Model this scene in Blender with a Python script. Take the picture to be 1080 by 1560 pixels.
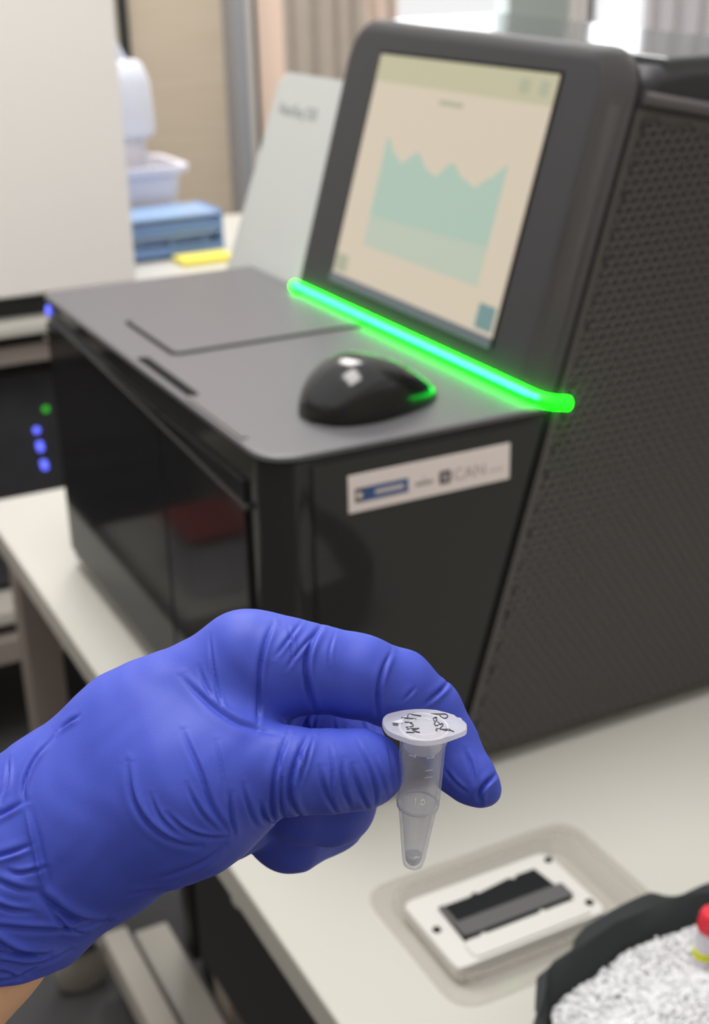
import bpy, bmesh, math, random
import numpy as np
from mathutils import Vector, Matrix, noise

for o in list(bpy.data.objects):
    bpy.data.objects.remove(o, do_unlink=True)
scene = bpy.context.scene
COL = scene.collection
random.seed(7)

# ------------------------------------------------------------------ camera, world, light, exposure
CAM_LOC = (0.74106, -0.31303, 0.58859)
CAM_X = (0.45899, 0.88817, -0.02197)
CAM_Y = (-0.33575, 0.1963, 0.92127)
CAM_Z = (0.82256, -0.41548, 0.3883)
CAM_F = 2046.0
LEDGE_DEPTH, LEDGE_TOP, SCREEN_WIDTH, TILT = 0.2123, 0.2874, 0.4127, 0.2827

cd = bpy.data.cameras.new('camera')
cam = bpy.data.objects.new('camera', cd)
COL.objects.link(cam)
cam.matrix_world = Matrix(((CAM_X[0], CAM_Y[0], CAM_Z[0], CAM_LOC[0]),
                           (CAM_X[1], CAM_Y[1], CAM_Z[1], CAM_LOC[1]),
                           (CAM_X[2], CAM_Y[2], CAM_Z[2], CAM_LOC[2]), (0, 0, 0, 1)))
cd.sensor_fit = 'VERTICAL'
cd.sensor_height = 36.0
cd.lens = CAM_F / 1560.0 * 36.0
cd.clip_start = 0.02
cd.dof.use_dof = True
cd.dof.focus_distance = 0.330
cd.dof.aperture_fstop = 17.0
scene.camera = cam

world = bpy.data.worlds.new('world')
scene.world = world
world.use_nodes = True
bg = world.node_tree.nodes['Background']
bg.inputs['Color'].default_value = (1.0, 0.985, 0.96, 1)
bg.inputs['Strength'].default_value = 1.0

def area(name, loc, target, sx, sy, power, color=(1, 1, 1)):
    d = bpy.data.lights.new(name, 'AREA')
    d.shape = 'RECTANGLE'
    d.size, d.size_y = sx, sy
    d.energy = power
    d.color = color
    o = bpy.data.objects.new(name, d)
    COL.objects.link(o)
    o.location = loc
    o.rotation_euler = (Vector(target) - Vector(loc)).to_track_quat('-Z', 'Y').to_euler()
    return o

area('ceiling_lamp', (-0.2, -0.1, 1.95), (-0.2, -0.1, 0), 1.2, 0.6, 32, (1, 0.97, 0.93))
area('ceiling_lamp', (-1.9, 0.6, 1.95), (-1.9, 0.6, 0), 1.2, 0.6, 40, (1, 0.97, 0.93))
area('window_light', (-3.6, 2.7, 0.80), (0, 2.7, 0.8), 2.6, 1.7, 60, (0.93, 0.97, 1))

vs = scene.view_settings
vs.view_transform = 'Standard'
vs.look = 'None'
vs.gamma = 1.0
vs.use_curve_mapping = False
vs.exposure = -0.12

# ------------------------------------------------------------------ materials
def srgb(r, g, b):
    f = lambda c: (c / 12.92 if c <= 0.04045 else ((c + 0.055) / 1.055) ** 2.4)
    return (f(r / 255), f(g / 255), f(b / 255), 1)

def mat(name, rgb, rough=0.5, spec=0.5, metal=0.0, bump=0.0, scale=200.0, vary=0.0, coat=0.0, emis=0.0, trans=0.0, ior=1.45):
    m = bpy.data.materials.new(name)
    m.use_nodes = True
    nt = m.node_tree
    b = nt.nodes['Principled BSDF']
    c = srgb(*rgb)
    b.inputs['Base Color'].default_value = c
    b.inputs['Roughness'].default_value = rough
    b.inputs['Specular IOR Level'].default_value = spec
    b.inputs['Metallic'].default_value = metal
    b.inputs['Coat Weight'].default_value = coat
    b.inputs['Transmission Weight'].default_value = trans
    b.inputs['IOR'].default_value = ior
    if emis:
        b.inputs['Emission Color'].default_value = c
        b.inputs['Emission Strength'].default_value = emis
    tc = nt.nodes.new('ShaderNodeTexCoord')
    nz = nt.nodes.new('ShaderNodeTexNoise')
    nz.inputs['Scale'].default_value = scale
    nz.inputs['Detail'].default_value = 3
    nt.links.new(tc.outputs['Object'], nz.inputs['Vector'])
    if vary:
        mx = nt.nodes.new('ShaderNodeMix')
        mx.data_type = 'RGBA'
        mx.inputs['A'].default_value = tuple(max(0, v * (1 - vary)) for v in c[:3]) + (1,)
        mx.inputs['B'].default_value = tuple(min(1, v * (1 + vary)) for v in c[:3]) + (1,)
        nt.links.new(nz.outputs['Fac'], mx.inputs['Factor'])
        nt.links.new(mx.outputs['Result'], b.inputs['Base Color'])
    if bump:
        bp = nt.nodes.new('ShaderNodeBump')
        bp.inputs['Strength'].default_value = bump
        bp.inputs['Distance'].default_value = 0.001
        nt.links.new(nz.outputs['Fac'], bp.inputs['Height'])
        nt.links.new(bp.outputs['Normal'], b.inputs['Normal'])
    return m

def mat_glow(name, lin, strength):
    m = bpy.data.materials.new(name)
    m.use_nodes = True
    nt = m.node_tree
    b = nt.nodes['Principled BSDF']
    b.inputs['Base Color'].default_value = (0.02, 0.05, 0.03, 1)
    b.inputs['Emission Color'].default_value = (*lin, 1)
    b.inputs['Emission Strength'].default_value = strength
    return m

def mat_clear(name, rgb, clear=0.6, edge=0.75, rough=0.15, gloss=0.08):
    """translucent plastic: clear in the middle, milky where the wall is seen edge on"""
    m = bpy.data.materials.new(name)
    m.use_nodes = True
    nt = m.node_tree
    nt.nodes.clear()
    out = nt.nodes.new('ShaderNodeOutputMaterial')
    tr = nt.nodes.new('ShaderNodeBsdfTransparent')
    tr.inputs['Color'].default_value = (0.97, 0.97, 0.98, 1)
    p = nt.nodes.new('ShaderNodeBsdfPrincipled')
    p.inputs['Base Color'].default_value = srgb(*rgb)
    p.inputs['Roughness'].default_value = rough
    p.inputs['Subsurface Weight'].default_value = 0.0
    tl = nt.nodes.new('ShaderNodeBsdfTranslucent')
    tl.inputs['Color'].default_value = srgb(*rgb)
    mx1 = nt.nodes.new('ShaderNodeMixShader')
    mx1.inputs[0].default_value = 0.45
    nt.links.new(p.outputs[0], mx1.inputs[1])
    nt.links.new(tl.outputs[0], mx1.inputs[2])
    lw = nt.nodes.new('ShaderNodeLayerWeight')
    lw.inputs['Blend'].default_value = 0.35
    mr = nt.nodes.new('ShaderNodeMapRange')
    mr.inputs['To Min'].default_value = 1 - clear
    mr.inputs['To Max'].default_value = edge
    nt.links.new(lw.outputs['Facing'], mr.inputs['Value'])
    mx = nt.nodes.new('ShaderNodeMixShader')
    nt.links.new(mr.outputs['Result'], mx.inputs[0])
    nt.links.new(tr.outputs[0], mx.inputs[1])
    nt.links.new(mx1.outputs[0], mx.inputs[2])
    gl = nt.nodes.new('ShaderNodeBsdfGlossy')
    gl.inputs['Roughness'].default_value = rough
    mx2 = nt.nodes.new('ShaderNodeMixShader')
    mx2.inputs[0].default_value = gloss
    nt.links.new(mx.outputs[0], mx2.inputs[1])
    nt.links.new(gl.outputs[0], mx2.inputs[2])
    nt.links.new(mx2.outputs[0], out.inputs['Surface'])
    return m

def mat_wood(name, a, b):
    m = mat(name, a, 0.55)
    nt = m.node_tree
    bs = nt.nodes['Principled BSDF']
    tc = nt.nodes.new('ShaderNodeTexCoord')
    mp = nt.nodes.new('ShaderNodeMapping')
    mp.inputs['Scale'].default_value = (3, 1.5, 26)
    nz = nt.nodes.new('ShaderNodeTexNoise')
    nz.inputs['Scale'].default_value = 1.6
    nz.inputs['Detail'].default_value = 5
    rp = nt.nodes.new('ShaderNodeMix')
    rp.data_type = 'RGBA'
    rp.inputs['A'].default_value = srgb(*a)
    rp.inputs['B'].default_value = srgb(*b)
    nt.links.new(tc.outputs['Object'], mp.inputs['Vector'])
    nt.links.new(mp.outputs['Vector'], nz.inputs['Vector'])
    nt.links.new(nz.outputs['Fac'], rp.inputs['Factor'])
    nt.links.new(rp.outputs['Result'], bs.inputs['Base Color'])
    return m

M = dict(
    gloss_black=mat('gloss_black_plastic', (48, 49, 49), 0.06, 0.25, scale=900),
    cover=mat('glossy_top_cover', (70, 74, 76), 0.12, 0.6),
    door_black=mat('door_black_gloss', (40, 40, 42), 0.08, 0.05, scale=900),
    satin_grey=mat('satin_dark_grey_plastic', (92, 90, 95), 0.40, 0.5, bump=0.08, scale=1800),
    matt_black=mat('matt_black_plastic', (54, 53, 57), 0.5, 0.4, bump=0.1, scale=1500),
    grille=mat('grille_black_plastic', (80, 77, 76), 0.36, 0.5),
    groove=mat('groove_black', (10, 10, 10), 0.8, 0.2),
    lip=mat('screen_lip_plastic', (96, 102, 114), 0.3, 0.5),
    rim=mat('highlight_and_wheel_grey', (92, 89, 90), 0.4, 0.5),  # paler grey for highlights painted onto edges, also used on the scroll wheel
    lightgrey=mat('light_grey_panel', (200, 204, 203), 0.5, 0.4, vary=0.01, scale=8),
    green=mat_glow('green_light', (0.0, 1.0, 0.0), 11.0),
    core=mat_glow('green_light_core', (0.05, 1.0, 0.5), 4.0),
    blue_led=mat_glow('blue_indicator', (0.12, 0.14, 1.0), 2.2),
    green_led=mat_glow('green_indicator', (0.03, 0.55, 0.01), 1.0),
    sticker=mat('sticker_paper', (238, 228, 226), 0.55),
    sticker_blue=mat('sticker_blue_print', (52, 84, 138), 0.55),
    sticker_dark=mat('sticker_dark_print', (78, 74, 76), 0.55),
    sticker_grey=mat('sticker_grey_print', (170, 160, 160), 0.55),
    sticker_mid=mat('sticker_pale_print', (205, 196, 196), 0.55),
    print_grey=mat('grey_print', (120, 124, 124), 0.5),
    white_lam=mat('white_laminate', (199, 197, 190), 0.32, 0.4, vary=0.02, scale=6),
    white_paint=mat('white_painted_metal', (244, 241, 238), 0.45, 0.4, vary=0.01, scale=4),
    beige_metal=mat('beige_grey_metal', (150, 140, 134), 0.5, 0.4),
    pale_metal=mat('pale_metal', (196, 192, 184), 0.45, 0.4),
    dark_metal=mat('dark_metal', (44, 44, 45), 0.5, 0.4),
    black_case=mat('black_case_plastic', (58, 58, 62), 0.45, 0.4, vary=0.3, scale=14),
    carpet=mat('dark_grey_carpet', (82, 82, 84), 0.95, 0.1, bump=0.6, scale=420, vary=0.25),
    wall=mat('wall_paint', (214, 205, 192), 0.8, 0.2, vary=0.02, scale=3),
    peach=mat('peach_paint', (226, 206, 192), 0.8, 0.2),
    alum=mat('grey_aluminium', (168, 170, 176), 0.4, 0.5, metal=0.2),
    white_frame=mat('white_window_frame', (224, 220, 216), 0.4, 0.4),
    grey_frame=mat('grey_green_frame', (176, 186, 182), 0.5, 0.4),
    dark_seal=mat('dark_rubber_seal', (60, 60, 58), 0.7, 0.2),
    wood=mat_wood('pale_wood', (218, 204, 186), (202, 186, 164)),
    curtain=mat('grey_curtain', (186, 176, 166), 0.9, 0.1, vary=0.08, scale=20),
    sheer=mat('white_curtain', (226, 224, 228), 0.9, 0.1),
    plastic_white=mat('white_plastic', (222, 220, 230), 0.4, 0.4),
    bottle=mat('frosted_plastic', (216, 220, 234), 0.35, 0.4),
    blue_rack=mat('blue_plastic', (146, 176, 216), 0.3, 0.5),
    rack_tube=mat('pale_blue_tube', (176, 194, 220), 0.4),
    blue_dark=mat('deep_blue_plastic', (110, 142, 192), 0.3, 0.5),
    yellow=mat('yellow_plastic', (236, 220, 96), 0.5),
    mouse_top=mat('mouse_gloss_top', (30, 32, 33), 0.12, 0.6),
    mouse_side=mat('mouse_side', (20, 21, 22), 0.16, 0.5),
    clear_tray=mat_clear('clear_tray_plastic', (214, 208, 198), 0.72, 0.55, 0.12, 0.05),
    cart_white=mat('cartridge_white_plastic', (212, 210, 206), 0.45, 0.4),
    cart_black=mat('cartridge_black', (34, 35, 37), 0.3, 0.5),
    cart_grey=mat('cartridge_grey', (98, 96, 98), 0.35, 0.5),
    foam=mat('black_foam', (44, 47, 49), 0.75, 0.3, bump=0.25, scale=900),
    ice=mat('crushed_ice', (220, 220, 223), 0.35, 0.5),
    red=mat('red_cap_plastic', (222, 50, 66), 0.4),
    tube_yellow=mat('yellow_label', (214, 220, 20), 0.5),
    glove=mat('blue_nitrile', (66, 82, 188), 0.52, 0.32, bump=0.05, scale=2600, vary=0.05),
    skin=mat('skin', (222, 176, 142), 0.5, 0.4, bump=0.06, scale=1500, vary=0.04),
    tube=mat_clear('frosted_polypropylene', (226, 228, 236), 0.90, 0.50, 0.2, 0.03),
    tube_cap=mat_clear('frosted_cap_polypropylene', (232, 232, 240), 0.60, 0.80, 0.3, 0.05),
    ink=mat('marker_ink', (66, 62, 76), 0.6),
    mark=mat('moulded_mark_plastic', (252, 252, 254), 0.4),
    emboss=mat_clear('embossed_plastic', (236, 238, 244), 0.2, 0.9, 0.3, 0.05),
    liquid=mat_clear('clear_liquid', (214, 222, 230), 0.72, 0.5, 0.05, 0.10),
    rubber=mat('grey_caster_rubber', (150, 146, 140), 0.6),
    red_box=mat('red_box_plastic', (150, 48, 38), 0.6),
)
def screen_mat(name, rgb, s):
    return mat_glow(name, srgb(*rgb)[:3], s)
M['display'] = screen_mat('display_cream', (228, 208, 188), 0.84)
M['header'] = screen_mat('display_header', (210, 198, 166), 0.80)
M['chart'] = screen_mat('display_chart', (180, 201, 188), 0.86)
M['chart2'] = screen_mat('display_chart_low', (198, 203, 188), 0.86)
M['glyph'] = screen_mat('display_glyph', (190, 184, 160), 0.8)
M['button'] = screen_mat('display_button', (120, 150, 155), 0.8)

# ------------------------------------------------------------------ helpers
WORLD_ORIGIN = {}
def thing(name, loc, label, cat, group=None):
    o = bpy.data.objects.new(name, None)
    o.empty_display_size = 0.03
    COL.objects.link(o)
    o.location = loc
    WORLD_ORIGIN[o] = Vector(loc)
    tag(o, label, cat, group)
    return o
def tag(o, label, cat, group=None):
    o['label'] = label
    o['category'] = cat
    if group:
        o['group'] = group
    return o
def structure(o, label=None):
    o['kind'] = 'structure'
    if label:
        o['label'] = label
    return o
def link_mesh(name, me, material, parent=None, smooth=False, label=None):
    n = len(me.vertices)
    co = np.empty(n * 3)
    me.vertices.foreach_get('co', co)
    co = co.reshape(-1, 3)
    c = (co.min(0) + co.max(0)) / 2
    if parent is None:
        c[2] = co[:, 2].min()
    co -= c
    me.vertices.foreach_set('co', co.ravel())
    me.materials.append(material)
    if smooth:
        me.polygons.foreach_set('use_smooth', [True] * len(me.polygons))
    me.update()
    o = bpy.data.objects.new(name, me)
    COL.objects.link(o)
    w = Vector(c)
    WORLD_ORIGIN[o] = w
    if parent is not None:
        o.parent = parent
        o.location = w - WORLD_ORIGIN[parent]
    else:
        o.location = w
    if label:
        o['label'] = label
    return o
def finish(name, bm, material, parent=None, fn=None, smooth=False, label=None, hard=False):
    if fn:
        for v in bm.verts:
            v.co = Vector(fn(*v.co))
    bmesh.ops.recalc_face_normals(bm, faces=bm.faces)
    me = bpy.data.meshes.new(name)
    bm.to_mesh(me)
    bm.free()
    o = link_mesh(name, me, material, parent, smooth, label)
    if smooth:
        me.set_sharp_from_angle(angle=math.radians(38))
        if hard:
            wnm = o.modifiers.new('weighted_normals', 'WEIGHTED_NORMAL')
            wnm.keep_sharp = True
            wnm.weight = 100
    return o
def add_box(bm, x0, x1, y0, y1, z0, z1, bev=0.0, seg=2):
    r = bmesh.ops.create_cube(bm, size=1.0)
    for v in r['verts']:
        v.co = Vector((x0 + (v.co.x + .5) * (x1 - x0), y0 + (v.co.y + .5) * (y1 - y0), z0 + (v.co.z + .5) * (z1 - z0)))
    if bev:
        es = list({e for v in r['verts'] for e in v.link_edges})
        bmesh.ops.bevel(bm, geom=es, offset=bev, segments=seg, affect='EDGES', profile=0.5)
def box(name, x0, x1, y0, y1, z0, z1, material, parent=None, bev=0.0015, seg=2, fn=None, label=None):
    bm = bmesh.new()
    add_box(bm, x0, x1, y0, y1, z0, z1, bev, seg)
    return finish(name, bm, material, parent, fn, smooth=bev > 0, label=label, hard=True)
def rounded(pts, radii, seg=6):
    """round the corners of a 2-D polygon"""
    out = []
    n = len(pts)
    for i in range(n):
        p = Vector(pts[i]); a = Vector(pts[i - 1]); b = Vector(pts[(i + 1) % n])
        r = radii[i] if isinstance(radii, (list, tuple)) else radii
        if r <= 0:
            out.append(tuple(p)); continue
        da = (a - p).normalized(); db = (b - p).normalized()
        ang = da.angle(db)
        t = min(r / math.tan(ang / 2), (a - p).length * .49, (b - p).length * .49)
        for k in range(seg + 1):
            s = k / seg
            q = (p + da * t) * (1 - s) ** 2 + p * 2 * s * (1 - s) + (p + db * t) * s ** 2
            out.append(tuple(q))
    return out
def add_prism(bm, poly, w0, w1, bev0=0.0, bev1=0.0, seg=3):
    v0 = [bm.verts.new((x, y, w0)) for x, y in poly]
    v1 = [bm.verts.new((x, y, w1)) for x, y in poly]
    n = len(poly)
    f0 = bm.faces.new(list(reversed(v0)))
    f1 = bm.faces.new(v1)
    for i in range(n):
        bm.faces.new((v0[i], v0[(i + 1) % n], v1[(i + 1) % n], v1[i]))
    if bev1:
        bmesh.ops.bevel(bm, geom=list(f1.edges), offset=bev1, segments=seg, affect='EDGES', profile=0.5)
    if bev0 and f0.is_valid:
        bmesh.ops.bevel(bm, geom=list(f0.edges), offset=bev0, segments=seg, affect='EDGES', profile=0.5)
def prism(name, poly, w0, w1, material, parent=None, fn=None, bev0=0.0, bev1=0.0, seg=3, label=None, smooth=True):
    bm = bmesh.new()
    add_prism(bm, poly, w0, w1, bev0, bev1, seg)
    return finish(name, bm, material, parent, fn, smooth, label, hard=True)
def add_lathe(bm, prof, seg=32, close=False):
    rings = []
    for r, z in prof:
        if r < 1e-7:
            rings.append([bm.verts.new((0, 0, z))])
        else:
            rings.append([bm.verts.new((r * math.cos(2 * math.pi * k / seg), r * math.sin(2 * math.pi * k / seg), z)) for k in range(seg)])
    pairs = list(zip(rings[:-1], rings[1:]))
    if close:
        pairs.append((rings[-1], rings[0]))
    for a, b in pairs:
        for k in range(seg):
            k2 = (k + 1) % seg
            if len(a) == 1 and len(b) == 1:
                continue
            if len(a) == 1:
                bm.faces.new((a[0], b[k], b[k2]))
            elif len(b) == 1:
                bm.faces.new((a[k], a[k2], b[0]))
            else:
                bm.faces.new((a[k], a[k2], b[k2], b[k]))
def lathe(name, prof, material, parent=None, fn=None, seg=32, close=False, label=None):
    bm = bmesh.new()
    add_lathe(bm, prof, seg, close)
    return finish(name, bm, material, parent, fn, True, label)
def add_tube(bm, pts, r, seg=8, caps=True):
    pts = [Vector(p) for p in pts]
    rings = []
    up = Vector((0, 0, 1))
    for i, p in enumerate(pts):
        d = (pts[min(i + 1, len(pts) - 1)] - pts[max(i - 1, 0)]).normalized()
        a = d.cross(up)
        if a.length < 1e-3:
            a = d.cross(Vector((1, 0, 0)))
        a.normalize()
        b = d.cross(a)
        rings.append([bm.verts.new(p + (a * math.cos(2 * math.pi * k / seg) + b * math.sin(2 * math.pi * k / seg)) * r) for k in range(seg)])
    for A, B in zip(rings[:-1], rings[1:]):
        for k in range(seg):
            bm.faces.new((A[k], A[(k + 1) % seg], B[(k + 1) % seg], B[k]))
    if caps:
        bm.faces.new(list(reversed(rings[0])))
        bm.faces.new(rings[-1])
def at(x, y, z):
    return lambda a, b, c: (a + x, b + y, c + z)
def text(name, body, size, material, parent, fn, depth=0.0002, label=None):
    cu = bpy.data.curves.new(name, 'FONT')
    cu.body = body
    cu.size = size
    cu.extrude = depth
    cu.resolution_u = 3
    t = bpy.data.objects.new(name, cu)
    COL.objects.link(t)
    dg = bpy.context.evaluated_depsgraph_get()
    me = bpy.data.meshes.new_from_object(t.evaluated_get(dg))
    bpy.data.objects.remove(t, do_unlink=True)
    bpy.data.curves.remove(cu)
    me.materials.clear()
    bm = bmesh.new()
    bm.from_mesh(me)
    bpy.data.meshes.remove(me)
    return finish(name, bm, material, parent, fn, False, label)

# ------------------------------------------------------------------ the room
FLOOR = -0.68
structure(box('floor', -4.2, 3.0, -3.2, 4.8, FLOOR - .05, FLOOR, M['carpet'], bev=0))
WX = -3.2
wall = box('wall_back', WX - .12, WX, -3.2, 0.955, FLOOR, 2.1, M['wall'], bev=0)
structure(wall)
structure(box('wall_side', WX - .12, 3.0, 4.6, 4.72, FLOOR, 2.1, M['wall'], bev=0))
structure(box('wall_front', 2.6, 2.72, -3.2, 4.6, FLOOR, 2.1, M['wall'], bev=0))
structure(box('wall_left', WX, 2.6, -3.2, -3.08, FLOOR, 2.1, M['wall'], bev=0))
# wall under and over the window
structure(box('wall_under_window', WX - .12, WX, 1.40, 4.6, FLOOR, 0.02, M['wall'], bev=0))
structure(box('wall_over_window', WX - .12, WX, 1.40, 4.6, 1.55, 2.1, M['wall'], bev=0))
structure(box('wall_beside_window', WX - .12, WX, 3.9, 4.6, 0.02, 1.55, M['wall'], bev=0))
# wooden door beside it, in a frame
dr = box('door_1', WX - .10, WX - .03, 0.985, 1.29, FLOOR + .005, 2.05, M['wood'], bev=.002)
structure(dr, 'pale wooden door with horizontal grain behind the squeeze bottle')
structure(box('trim_1', WX - .11, WX + .015, 0.955, 0.985, FLOOR, 2.1, M['dark_seal'], bev=.002))
structure(box('trim_2', WX - .11, WX + .05, 1.29, 1.335, FLOOR, 2.1, M['alum'], bev=.003))
structure(box('trim_3', WX - .11, WX + .02, 1.335, 1.366, FLOOR, 2.1, M['white_frame'], bev=.003))
structure(box('trim_4', WX - .11, WX + .012, 1.366, 1.384, FLOOR, 2.1, M['dark_seal'], bev=.002))
structure(box('trim_5', WX - .12, WX + .004, 1.384, 1.48, FLOOR, 2.1, M['peach'], bev=.002))
# window
wn = box('window_1', WX - .06, WX - .052, 1.48, 3.9, 0.02, 1.55, mat_clear('window_glass', (240, 244, 248), 0.97, 0.2, 0.05, 0.03), bev=0)
structure(wn, 'bright window with grey green mullion behind the black machine')
box('window_sill', WX - .10, WX + .06, 1.48, 3.9, -0.01, 0.03, M['white_frame'], wn, .003)
box('mullion', WX - .10, WX - .02, 2.30, 2.545, 0.03, 1.55, M['grey_frame'], wn, .004)
box('mullion_edge', WX - .10, WX + .01, 2.545, 2.605, 0.03, 1.55, M['white_frame'], wn, .004)
box('seal', WX - .10, WX + .005, 2.605, 2.632, 0.03, 1.55, M['dark_seal'], wn, .002)
box('mullion', WX - .10, WX - .02, 3.55, 3.62, 0.03, 1.55, M['grey_frame'], wn, .004)
def curtain(name, x, y0, y1, z0, z1, n, amp, material, label):
    bm = bmesh.new()
    N = n * 10
    rows = []
    for z in (z0, (z0 + z1) / 2, z1):
        fr = [bm.verts.new((x + amp * math.sin(2 * math.pi * n * k / N + 0.7 * math.sin(k * .21)) , y0 + (y1 - y0) * k / N, z)) for k in range(N + 1)]
        bk = [bm.verts.new((v.co.x - .004, v.co.y, z)) for v in fr]
        rows.append((fr, bk))
    for (f0, b0), (f1, b1) in zip(rows[:-1], rows[1:]):
        for k in range(N):
            bm.faces.new((f0[k], f0[k + 1], f1[k + 1], f1[k]))
            bm.faces.new((b0[k + 1], b0[k], b1[k], b1[k + 1]))
        bm.faces.new((f0[0], f1[0], b1[0], b0[0])); bm.faces.new((f0[N], b0[N], b1[N], f1[N]))
    o = finish(name, bm, material, None, None, True)
    return tag(o, label, 'curtain', 'curtains at the window')
curtain('curtain', WX + .10, 1.43, 1.70, -.2, 1.6, 4, .008, M['curtain'], 'beige grey pleated curtain between the peach wall strip and the bright pane')
curtain('curtain', WX + .10, 1.70, 1.82, -.2, 1.6, 2, .014, M['peach'], 'pale pinkish curtain edge right beside the bright pane')
curtain('curtain', WX + .08, 2.78, 3.35, -.2, 1.6, 6, .02, M['sheer'], 'white sheer curtain at the far right of the window')

# ------------------------------------------------------------------ far bench with cabinet
FB = 0.065
fb = thing('lab_bench', (-1.75, 0.3, FLOOR), 'white topped lab bench with lower shelf under the white cabinet', 'bench')
box('bench_top', -1.96, -1.28, -1.6, 1.15, FB - .017, FB, M['white_lam'], fb, .003)
box('subtop', -1.94, -1.33, -1.58, 1.13, FB - .0375, FB - .0175, M['dark_metal'], fb, .002)
box('apron', -1.32, -1.30, -1.58, 1.13, FB - .066, FB - .038, M['beige_metal'], fb, .002)
box('shelf', -1.93, -1.27, -1.55, 1.1, -.425, -.402, M['pale_metal'], fb, .003)
box('shelf_lip', -1.295, -1.262, -1.55, 1.1, -.492, -.449, M['beige_metal'], fb, .003)
for x in (-1.92, -1.34):
    for y in (-1.55, 0.245, 1.06):
        box('leg', x, x + .045, y, y + .045, FLOOR, FB - .038, M['beige_metal'], fb, .003)
fc = thing('storage_cabinet', (-1.6, 0, FB), 'tall plain white cabinet standing on the far bench', 'cabinet')
box('body', -1.95, -1.315, -1.0, 0.345, FB + .035, 1.35, M['white_paint'], fc, .004)
box('door_panel', -1.313, -1.30, -.995, 0.34, FB + .04, 1.345, M['white_paint'], fc, .003)
box('plinth', -1.93, -1.335, -.98, 0.325, FB, FB + .0345, M['dark_metal'], fc, .002)
# black computer on the lower shelf with indicator lights
pc = thing('computer_case', (-1.6, 0.02, -.402), 'black computer case with green and blue lights under the far bench', 'computer')
box('case', -1.95, -1.36, -.45, 0.235, -.4015, -.02, M['black_case'], pc, .006)
box('front_panel', -1.358, -1.345, -.44, 0.228, -.39, -.03, M['black_case'], pc, .004)
for k in range(5):
    box('vent_slat', -1.344, -1.340, -.40, 0.02, -.36 + k * .045, -.345 + k * .045, M['dark_metal'], pc, .001)
def led(parent, x, y, z, r, material, name='indicator_light', label=None):
    fn = lambda a, b, c: (x + c, y + a, z + b)
    return lathe(name, [(0, 0.004), (r * .6, .0034), (r, .0015), (r, 0)], material, parent, fn, 14, label=label)
led(pc, -1.345, .182, -.095, .0055, M['green_led'], label='small green indicator light')
for y, z in ((.163, -.128), (.165, -.153), (.166, -.160), (.168, -.186), (.1695, -.193)):
    led(pc, -1.345, y, z, .0055, M['blue_led'])

# things on the far bench, right of the cabinet
rk = thing('tube_rack', (-1.56, .48, FB), 'translucent blue tube rack on the far bench below the white tub', 'rack')
rx0, rx1, ry0, ry1 = -1.72, -1.60, .358, .605
for z in (.014, .042, .072):
    box('rack_plate', rx0, rx1, ry0, ry1, FB + z, FB + z + .006, M['blue_rack'], rk, .001)
box('end_panel', rx0, rx1, ry1, ry1 + .006, FB + .006, FB + .080, M['blue_dark'], rk, .001)
box('end_panel', rx0, rx1, ry0 - .006, ry0, FB + .006, FB + .080, M['blue_dark'], rk, .001)
box('front_rail', rx1, rx1 + .004, ry0, ry1, FB + .007, FB + .024, M['blue_dark'], rk, .001)
box('front_rail', rx1, rx1 + .004, ry0, ry1, FB + .052, FB + .064, M['blue_dark'], rk, .001)
box('back_panel', rx0, rx0 + .004, ry0, ry1, FB + .0215, FB + .0395, M['rack_tube'], rk, .0005)
for k in range(4):
    y = ry0 + (ry1 - ry0) * (k + .5) / 4
    box('divider', rx1 - .012, rx1 - .008, y - .002, y + .002, FB + .0205, FB + .0415, M['blue_rack'], rk, .0005)
    box('divider', rx1 - .012, rx1 - .008, y - .002, y + .002, FB + .0485, FB + .0715, M['blue_rack'], rk, .0005)
box('inner_panel', rx1 - .030, rx1 - .026, ry0, ry1, FB + .0205, FB + .0415, M['rack_tube'], rk, .0005)
box('inner_panel', rx1 - .030, rx1 - .026, ry0, ry1, FB + .0485, FB + .0715, M['rack_tube'], rk, .0005)
for sx in (rx0 + .01, rx1 - .03):
    box('foot', sx, sx + .02, ry0, ry1, FB, FB + .0055, M['blue_dark'], rk, .001)
tag(box('cardboard_strip', -1.58, -1.52, .50, .600, FB + .0005, FB + .012, M['yellow'], None, .002), 'flat yellow box lying in front of the blue rack', 'box')
tb = thing('plastic_tub', (-1.78, .52, FB), 'white plastic tub with flared rim behind the blue rack', 'tub')
def tub(name, parent, cx, cy, z0, z1, hx, hy, taper, th, material):
    def ring(z, ex):
        f = (z - z0) / (z1 - z0)
        k = taper * (1 - f)
        return [(cx + x, cy + y, z) for x, y in rounded([(-hx + k - ex, -hy + k - ex), (hx - k + ex, -hy + k - ex), (hx - k + ex, hy - k + ex), (-hx + k - ex, hy - k + ex)], .03, 4)]
    loops = [ring(z0, 0), ring(z1 - .012, 0), ring(z1 - .012, .012), ring(z1, .012), ring(z1, -th), ring(z0 + th, -th)]
    bm = bmesh.new()
    L = [[bm.verts.new(p) for p in lp] for lp in loops]
    n = len(L[0])
    for a, b in zip(L[:-1], L[1:]):
        for k in range(n):
            bm.faces.new((a[k], a[(k + 1) % n], b[(k + 1) % n], b[k]))
    bm.faces.new(list(reversed(L[0]))); bm.faces.new(L[-1])
    return finish(name, bm, material, parent, None, True)
tub('tub_body', tb, -1.82, .485, FB, .212, .085, .108, .02, .004, M['plastic_white'])
bt = thing('squeeze_bottle', (-1.80, .505, .070), 'frosted white squeeze bottle with bent nozzle standing in the tub', 'bottle')
bx, by = -1.80, .505
lathe('bottle_neck_stand', [(0, .070), (.036, .070), (.038, .075), (.036, .20), (.034, .262), (0, .262)], M['plastic_white'], bt, at(bx, by, 0), 28)
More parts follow.
